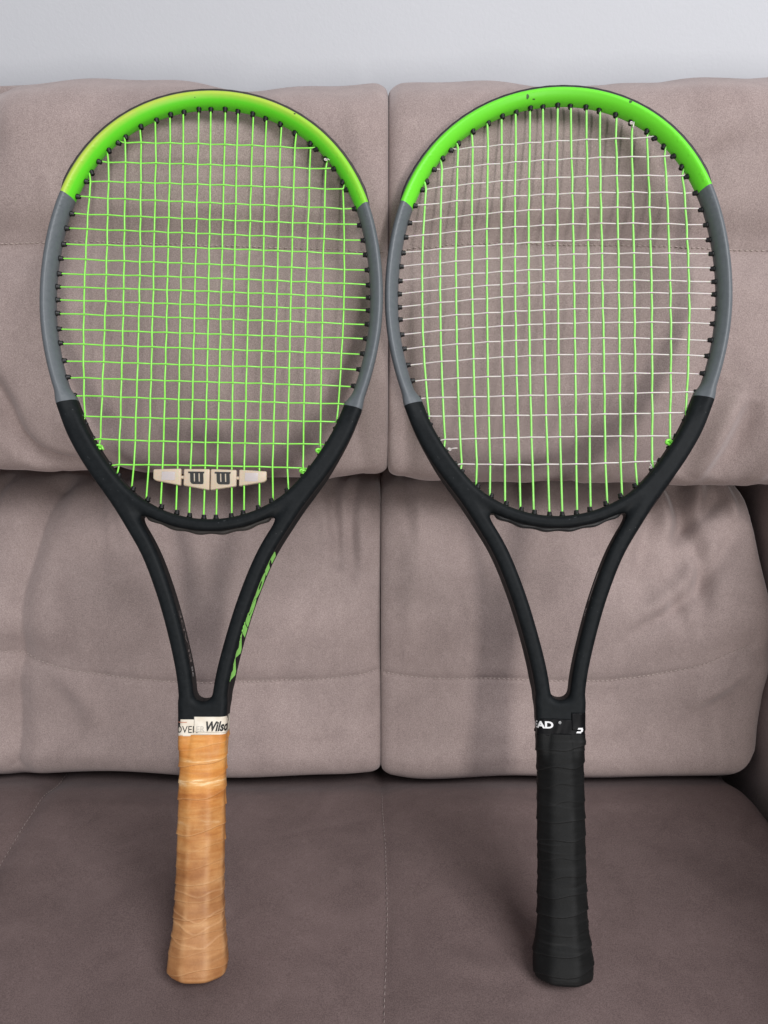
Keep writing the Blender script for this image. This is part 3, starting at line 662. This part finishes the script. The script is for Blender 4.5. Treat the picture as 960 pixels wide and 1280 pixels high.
def racket(idx, rad_m, rad_c, ms, cs, root, paintm, bump, seed):
    r = np.random.default_rng(seed); fr = link('frame', FRAME, None, root)
    if not len(FRAME.materials): FRAME.materials.append(paintm)
    fr.material_slots[0].link = 'OBJECT'; fr.material_slots[0].material = paintm
    bumper(root, bump)
    d = STR[idx]; mt, mb, cl, cr = (curve(np.array(d[k]), 0.0) for k in ('mt', 'mb', 'cl', 'cr'))
    Nmt, Nmb, Ncl, Ncr = (nrm(np.array(d[k])) for k in ('mt', 'mb', 'cl', 'cr'))
    ma, mm, cm = (np.array(d[k]) for k in ('ma', 'mm', 'cm'))
    xs = []; ys = []
    for i in range(18):
        Y = [mb[i, 1], mm[i, 1], ma[i, 1], mt[i, 1]]; X = [mb[i, 0], mm[i, 0], ma[i, 0], mt[i, 0]]
        xs.append(np.polyfit(Y, X, 2, w=[20, 4, 4, 20]))
    for j in range(20): ys.append(np.polyfit([cl[j, 0], cm[j, 0], cr[j, 0]], [cl[j, 1], cm[j, 1], cr[j, 1]], 2))
    jx = r.normal(0, .11, (18, 20)); jy = r.normal(0, .07, (18, 20)); jx[:, 14:] *= .5
    X = np.zeros((18, 20)); Yc = np.zeros((18, 20))
    for i in range(18):
        for j in range(20):
            y = cl[j, 1]
            for _ in range(4): x = np.polyval(xs[i], y); y = np.polyval(ys[j], x)
            X[i, j] = x; Yc[i, j] = y
    amp = .62; inside = lambda i, j: cl[j, 0] < X[i, j] < cr[j, 0] and mb[i, 1] < Yc[i, j] < mt[i, 1]
    for i in range(18):
        pts = [inplane(mb[i] + Nmb[i] * 2.2)]; js = [j for j in range(19, -1, -1) if inside(i, j)]; last = None
        for j in js:
            q = np.array([X[i, j] + jx[i, j], Yc[i, j], amp * (-1) ** (i + j)])
            if last is not None:
                m = (q + last) / 2; m[2] = 0; pts.append(last * .75 + q * .25 + [0, 0, .12 * np.sign(last[2])]); pts.append(m); pts.append(last * .25 + q * .75 + [0, 0, .12 * np.sign(q[2])])
            pts.append(q); last = q
        pts.append(inplane(mt[i] + Nmt[i] * 2.2)); pts = spline(np.array(pts), max(12, len(pts)))
        tube_obj('main_string', pts * .001, rad_m * .001, ms, root)
    for j in range(20):
        pts = [inplane(cl[j] + Ncl[j] * 2.2)]; last = None
        for i in [i for i in range(18) if inside(i, j)]:
            q = np.array([X[i, j], Yc[i, j] + jy[i, j], -amp * (-1) ** (i + j)])
            if last is not None:
                m = (q + last) / 2; m[2] = 0; pts.append(last * .75 + q * .25); pts.append(m); pts.append(last * .25 + q * .75)
            pts.append(q); last = q
        pts.append(inplane(cr[j] + Ncr[j] * 2.2)); pts = spline(np.array(pts), len(pts))
        tube_obj('cross_string', pts * .001, rad_c * .001, cs, root)
    for P, N, dr in ((mt, Nmt, (0, -1)), (mb, Nmb, (0, 1)), (cl, Ncl, (1, 0)), (cr, Ncr, (-1, 0))):
        for k in range(len(P)):
            a = -N[k] * .55 + np.array(dr) * .6; a /= np.linalg.norm(a); z = ((k % 2) * 2 - 1) * .5
            o = link('grommet', GROM, M['grommet'], root); o.location = (P[k][0] * .001, P[k][1] * .001, z * .001)
            o.rotation_euler = (0, r.uniform(0, 3), math.atan2(-a[0], a[1])); o.rotation_mode = 'XYZ'
            o.matrix_local = Matrix.Translation(o.location) @ Matrix.Rotation(math.atan2(-a[0], a[1]), 4, 'Z') @ Matrix.Rotation(r.uniform(0, 3), 4, 'Y')
    return mt, mb, cl, cr, X, Yc
def knot(p, mat, parent, seed, s=1.0, tail=(3, -2)):
    """a tied-off string end: a few small turns and a cut tail"""
    r = np.random.default_rng(seed); a = np.linspace(0, 4 * np.pi, 26)
    pts = np.stack([p[0] + s * (1.7 * np.cos(a) + .5 * np.sin(a * .5)), p[1] + s * (1.3 * np.sin(a) + a * .12), 2.0 + s * .9 * np.sin(a * 1.5 + 1)], 1)
    tl = np.array([pts[-1] + np.array([tail[0] * u, tail[1] * u, .8 * math.sin(3 * u)]) for u in (.35, .7, 1.0)])
    tube_obj('string_knot', np.vstack([pts, tl]) * .001, .75 * s * .001, mat, parent)

def pose(q):
    a, b, c = map(R, q[:3]); Rm = Matrix.Rotation(a, 4, 'X') @ Matrix.Rotation(b, 4, 'Y') @ Matrix.Rotation(c, 4, 'Z')
    return cam_m @ Matrix.Translation(Vector(q[3:]) * .001) @ Rm
cam_m = Matrix.Translation(CAM) @ Matrix.Rotation(R(90) - PSI, 4, 'X')
def empty(name, mat):
    o = bpy.data.objects.new(name, None); C.objects.link(o); o.empty_display_size = .05; o.matrix_world = mat; return o

# ---- left racket: aged yellow-green tip, tan grip, green strings
A = empty('tennis_racket', pose((-4.99, 3.68, -.32, -135.7, -339.7, -560.1)))
tag(A, 'tennis racket with tan leather wrapped handle, cream collar tape and all green strings', 'tennis racket', 'tennis rackets leaning on the sofa')
mtA, mbA, clA, crA, XA, YA = racket(0, .69, .59, M['string_green'], M['string_green'], A, M['paint_aged'], M['bumper_worn'], 11)
link('handle_wrap', wrap_mesh('handle_wrap', 176.5, 5, 12.4, True), M['grip_tan'], A)
tp = band('collar_tape', 175.2, 187.2, R(-175), R(184), .25, M['tape_white'], A, 3)
tp2 = band('tape_end', 176.4, 188.8, R(-50), R(112), .72, M['tape_white'], A, 8, slant=2.0, top=lambda u: -1.6 * u)
# ---- right racket: bright green tip, black grip, green mains and white crosses
B = empty('tennis_racket', pose((-5.70, -6.97, -.43, 128.5, -337.0, -551.3)))
tag(B, 'tennis racket with black wrapped handle, green vertical strings and white cross strings', 'tennis racket', 'tennis rackets leaning on the sofa')
mtB, mbB, clB, crB, XB, YB = racket(1, .86, .56, M['string_green2'], M['string_white'], B, M['paint_fresh'], M['bumper'], 12)
link('handle_wrap', wrap_mesh('handle_wrap', 176.0, 9, 13.2, False), M['grip_black'], B)
bt = band('collar_tape', 174.5, 186.5, R(-175), R(184), .25, M['tape_black'], B, 5)
bt2 = band('tape_end', 177.5, 192.0, R(-40), R(60), .7, M['tape_black'], B, 6, slant=1.5, top=lambda u: -2.5 * u)

# lettering round the collars
V2, Fs = text_mesh('WILSON OVER', 7.2, bold=.0, sx=.92, cut=3); w = V2[:, 0].max()
keep = on_collar(V2 - [w - 14.6, 0], R(146), 177.6, .62); decal('lettering', keep, Fs, M['decal_black'], tp)
V2, Fs = text_mesh('Wilson', 9.5, bold=.33, shear=.28, sx=.78, cut=3); decal('lettering', on_collar(V2, R(80), 179.0, 1.0), Fs, M['decal_black'], tp2)
V2, Fs = text_mesh('ER', 6.2, sx=.95); decal('lettering', on_collar(V2, R(106), 178.2, 1.0), Fs, M['decal_faint'], tp2)
decal('red_line', on_collar(np.array([(u, v) for u in np.linspace(0, 8, 9) for v in (0, .5)], float), R(150), 184.9, .62), [[2 * i, 2 * i + 2, 2 * i + 3, 2 * i + 1] for i in range(8)], M['decal_red'], tp)
V2, Fs = text_mesh('HEAD', 6.6, bold=.26, sx=1.28, cut=3); decal('lettering', on_collar(V2 - [12.6, 0], R(141), 180.0, .62), Fs, M['decal_white'], bt)
V2, Fs = text_mesh('\u00ae', 2.6); decal('registered_mark', on_collar(V2, R(98), 183.2, .62), Fs, M['decal_white'], bt)
for k, (x0, y0, x1, y1) in enumerate(((0, 0, 3.4, 1.3), (1.0, 2.6, 4.4, 3.8), (3.0, 1.0, 4.6, 2.9))):
    decal('logo_bar', on_collar(rect2(x0, y0, x1, y1, .6), R(52), 177.0, 1.15 + .02 * k), [[0, 1, 2, 3]], M['decal_white'], bt2)

# lettering along the outer flank of the left racket's right arm, reading up from the collar
def flank(V2, side, s_from_bottom, inner=False, off=.12):
    L = SHAFT[::-1] * [side, 1]; d = np.r_[0, np.cumsum(np.linalg.norm(np.diff(L, axis=0), axis=1))]
    T = np.gradient(L, axis=0); T /= np.linalg.norm(T, axis=1)[:, None]; N = np.stack([T[:, 1], -T[:, 0]], 1) * side * (-1 if inner else 1)
    s = s_from_bottom + V2[:, 0]; P = np.stack([np.interp(s, d, L[:, k]) for k in (0, 1)], 1); NN = np.stack([np.interp(s, d, N[:, k]) for k in (0, 1)], 1)
    a = 5.5 + .2 * smoothstep(200, 330, P[:, 1]) - .6 * smoothstep(360, 420, P[:, 1])
    z = V2[:, 1]; b = 11.6 - 4.3; cr = np.where(np.abs(z) > 6.4, 4.3 - np.sqrt(np.clip(4.3 ** 2 - (np.abs(z) - 6.4) ** 2, 0, None)), 0)
    return np.column_stack([P + NN * (a + off - cr - (0 if inner else 1) * FL * np.minimum(z - 4, 0))[:, None], z])
V2, Fs = text_mesh('Wilson', 19.5, bold=1.0, shear=.22, sx=1.88, cut=4); V2[:, 1] -= 3.4
decal('lettering', flank(V2, 1, 26), Fs, M['decal_green'], A)
V2, Fs = text_mesh('BLADE', 8, bold=.1, sx=1.7, cut=3); V2[:, 1] -= 1
decal('lettering', flank(V2, -1, 42, True), Fs, M['decal_gloss'], A)
V2, Fs = text_mesh('98', 7, bold=.1, sx=1.1, cut=3); decal('lettering', flank(V2, -1, 32, True), Fs, M['decal_silver'], A)
decal('lettering', flank(np.array([(u, v) for u in np.linspace(0, 22, 9) for v in (2.2, 4.6)]), 1, 88, True), [[2 * i, 2 * i + 2, 2 * i + 3, 2 * i + 1] for i in range(8)], M['decal_silver'], B)
V2, Fs = text_mesh('98', 6, bold=.1, sx=1.1, cut=3); decal('lettering', flank(V2, 1, 76, True), Fs, M['decal_silver'], B)
# knots
knot(mbA[1] + [0.5, 2.5], M['string_green'], A, 1, 1.05, (1.5, -3)); knot(mbA[15] + [0, 3], M['string_green'], A, 2, 1.05, (-3, -1)); knot(mbA[16] + [-.5, 2.5], M['string_green'], A, 3, 1.15, (-2, -3))
knot(mtA[16] + [0, -2.4], M['string_white'], A, 4, .55, (2, -1))
knot(mtB[14] + [0.5, -3], M['string_white'], B, 5, .7, (-1, -5)); knot(mbB[16] + [0, 3], M['string_green'], B, 6, 1.35, (-2, -3)); knot(mbB[1] + [3.2, 1.5], M['string_white'], B, 7, .6, (5, .3)); knot(mbB[15] + [-1, 2], M['string_white'], B, 8, .45, (-1.5, 3))
# small green arc of the flank emblem beside the lower right of the left hoop
tA = np.linspace(0, 1, 12); arc = np.stack([np.full(12, 0.), -3 + 6 * tA], 1)
t_ = np.linspace(R(133.5), R(136.5), 12); Pp = curve(t_, OFFC + AH + .12)
z0 = 6.0 * np.sin(np.linspace(.2, np.pi - .2, 12)); decal('emblem', np.array([(Pp[i, 0], Pp[i, 1], z0[i] + dz) for i in range(12) for dz in (-1.6, 0)]), [[2 * i, 2 * i + 2, 2 * i + 3, 2 * i + 1] for i in range(11)], M['decal_green'], A)

# ---- vibration dampener clipped on the lower strings of the left racket
DM = empty('vibration_dampener', A.matrix_world @ Matrix.Translation((0, .359, 0)))
tag(DM, 'cream silicone vibration dampener of four pads clipped under the lowest cross string', 'vibration dampener')
def pad(outline, name, zf=2.6, zb=-2.6, mat=None, parent=DM, bev=1.0):
    bm = bmesh.new(); vs = [bm.verts.new((x * .001, (y - 359) * .001, zb * .001)) for x, y in outline]; f = bm.faces.new(vs)
    ex = bmesh.ops.extrude_face_region(bm, geom=[f]); bmesh.ops.translate(bm, vec=(0, 0, (zf - zb) * .001), verts=[g for g in ex['geom'] if isinstance(g, bmesh.types.BMVert)])
    bmesh.ops.recalc_face_normals(bm, faces=bm.faces[:])
    if bev: bmesh.ops.bevel(bm, geom=bm.edges[:], offset=bev * .001, segments=3, affect='EDGES', profile=.5)
    me = bpy.data.meshes.new(name); bm.to_mesh(me); bm.free(); me.polygons.foreach_set('use_smooth', [True] * len(me.polygons)); return link(name, me, mat, parent)
tops = lambda x: 374.0 - .004 * x
pads = [[(-43, tops(-43) - 1), (-43, 366), (-41, 364.5), (-22, 361), (-22, tops(-22))], [(-20, tops(-20) - .3), (-20, 361), (-.4, 357.7), (-.4, tops(0))],
        [(.4, tops(0)), (.4, 357.7), (20, 361), (20, tops(20) - .3)], [(22, tops(22)), (22, 361), (41, 364.5), (43, 366), (43, tops(43) - 1)]]
for k, ol in enumerate(pads):
    pd = pad(ol, 'pad', mat=M['pad'])
    if k in (0, 3):
        s = -1 if k == 0 else 1; cx = s * 31.5; pad([(cx - 5, 371.5), (cx - 5, 364.8), (cx + 5, 364.8), (cx + 5, 371.5)], 'window', 2.78, 2.4, M['pad_window'], pd, .1)
    else:       # bold slab W emblem: three rounded strokes hanging from a bar with small flags
        cx = -9.9 if k == 1 else 10.1; z = 2.62; sk = lambda x, y: (cx + x + (y - 366) * -.05, y)
        W = []
        for q, x in enumerate((-3.0, .0, 3.0)): W.append([sk(x - 1.1, 370.6), sk(x - 1.1, 364.4), sk(x - .2, 363.2), sk(x + .9, 363.2), sk(x + 1.15, 364.6), sk(x + 1.15, 370.6)])
        W.append([sk(-5.2, 370.9), sk(-5.2, 369.8), sk(4.6, 369.8), sk(4.9, 370.9)]); W.append([sk(-3, 364.6), sk(-2.6, 363), sk(3.4, 363), sk(4, 364.6)])
        V = []; Fs = []
        for q, poly in enumerate(W):
            n0 = len(V); V += [np.array((cx + (x - cx) * 1.22, (y - 367) * 1.22 + 367 - 359, z + .04 * q + .05)) for x, y in poly]; Fs.append(list(range(n0, n0 + len(poly))))
        decal('emblem', np.array(V), Fs, M['decal_black'], pd)
for x in (-21, 21): pad([(x - 1.4, 368.6), (x - 1.4, 366.4), (x + 1.4, 366.4), (x + 1.4, 368.6)], 'link', 1.2, -1.2, M['pad'], DM, .3)
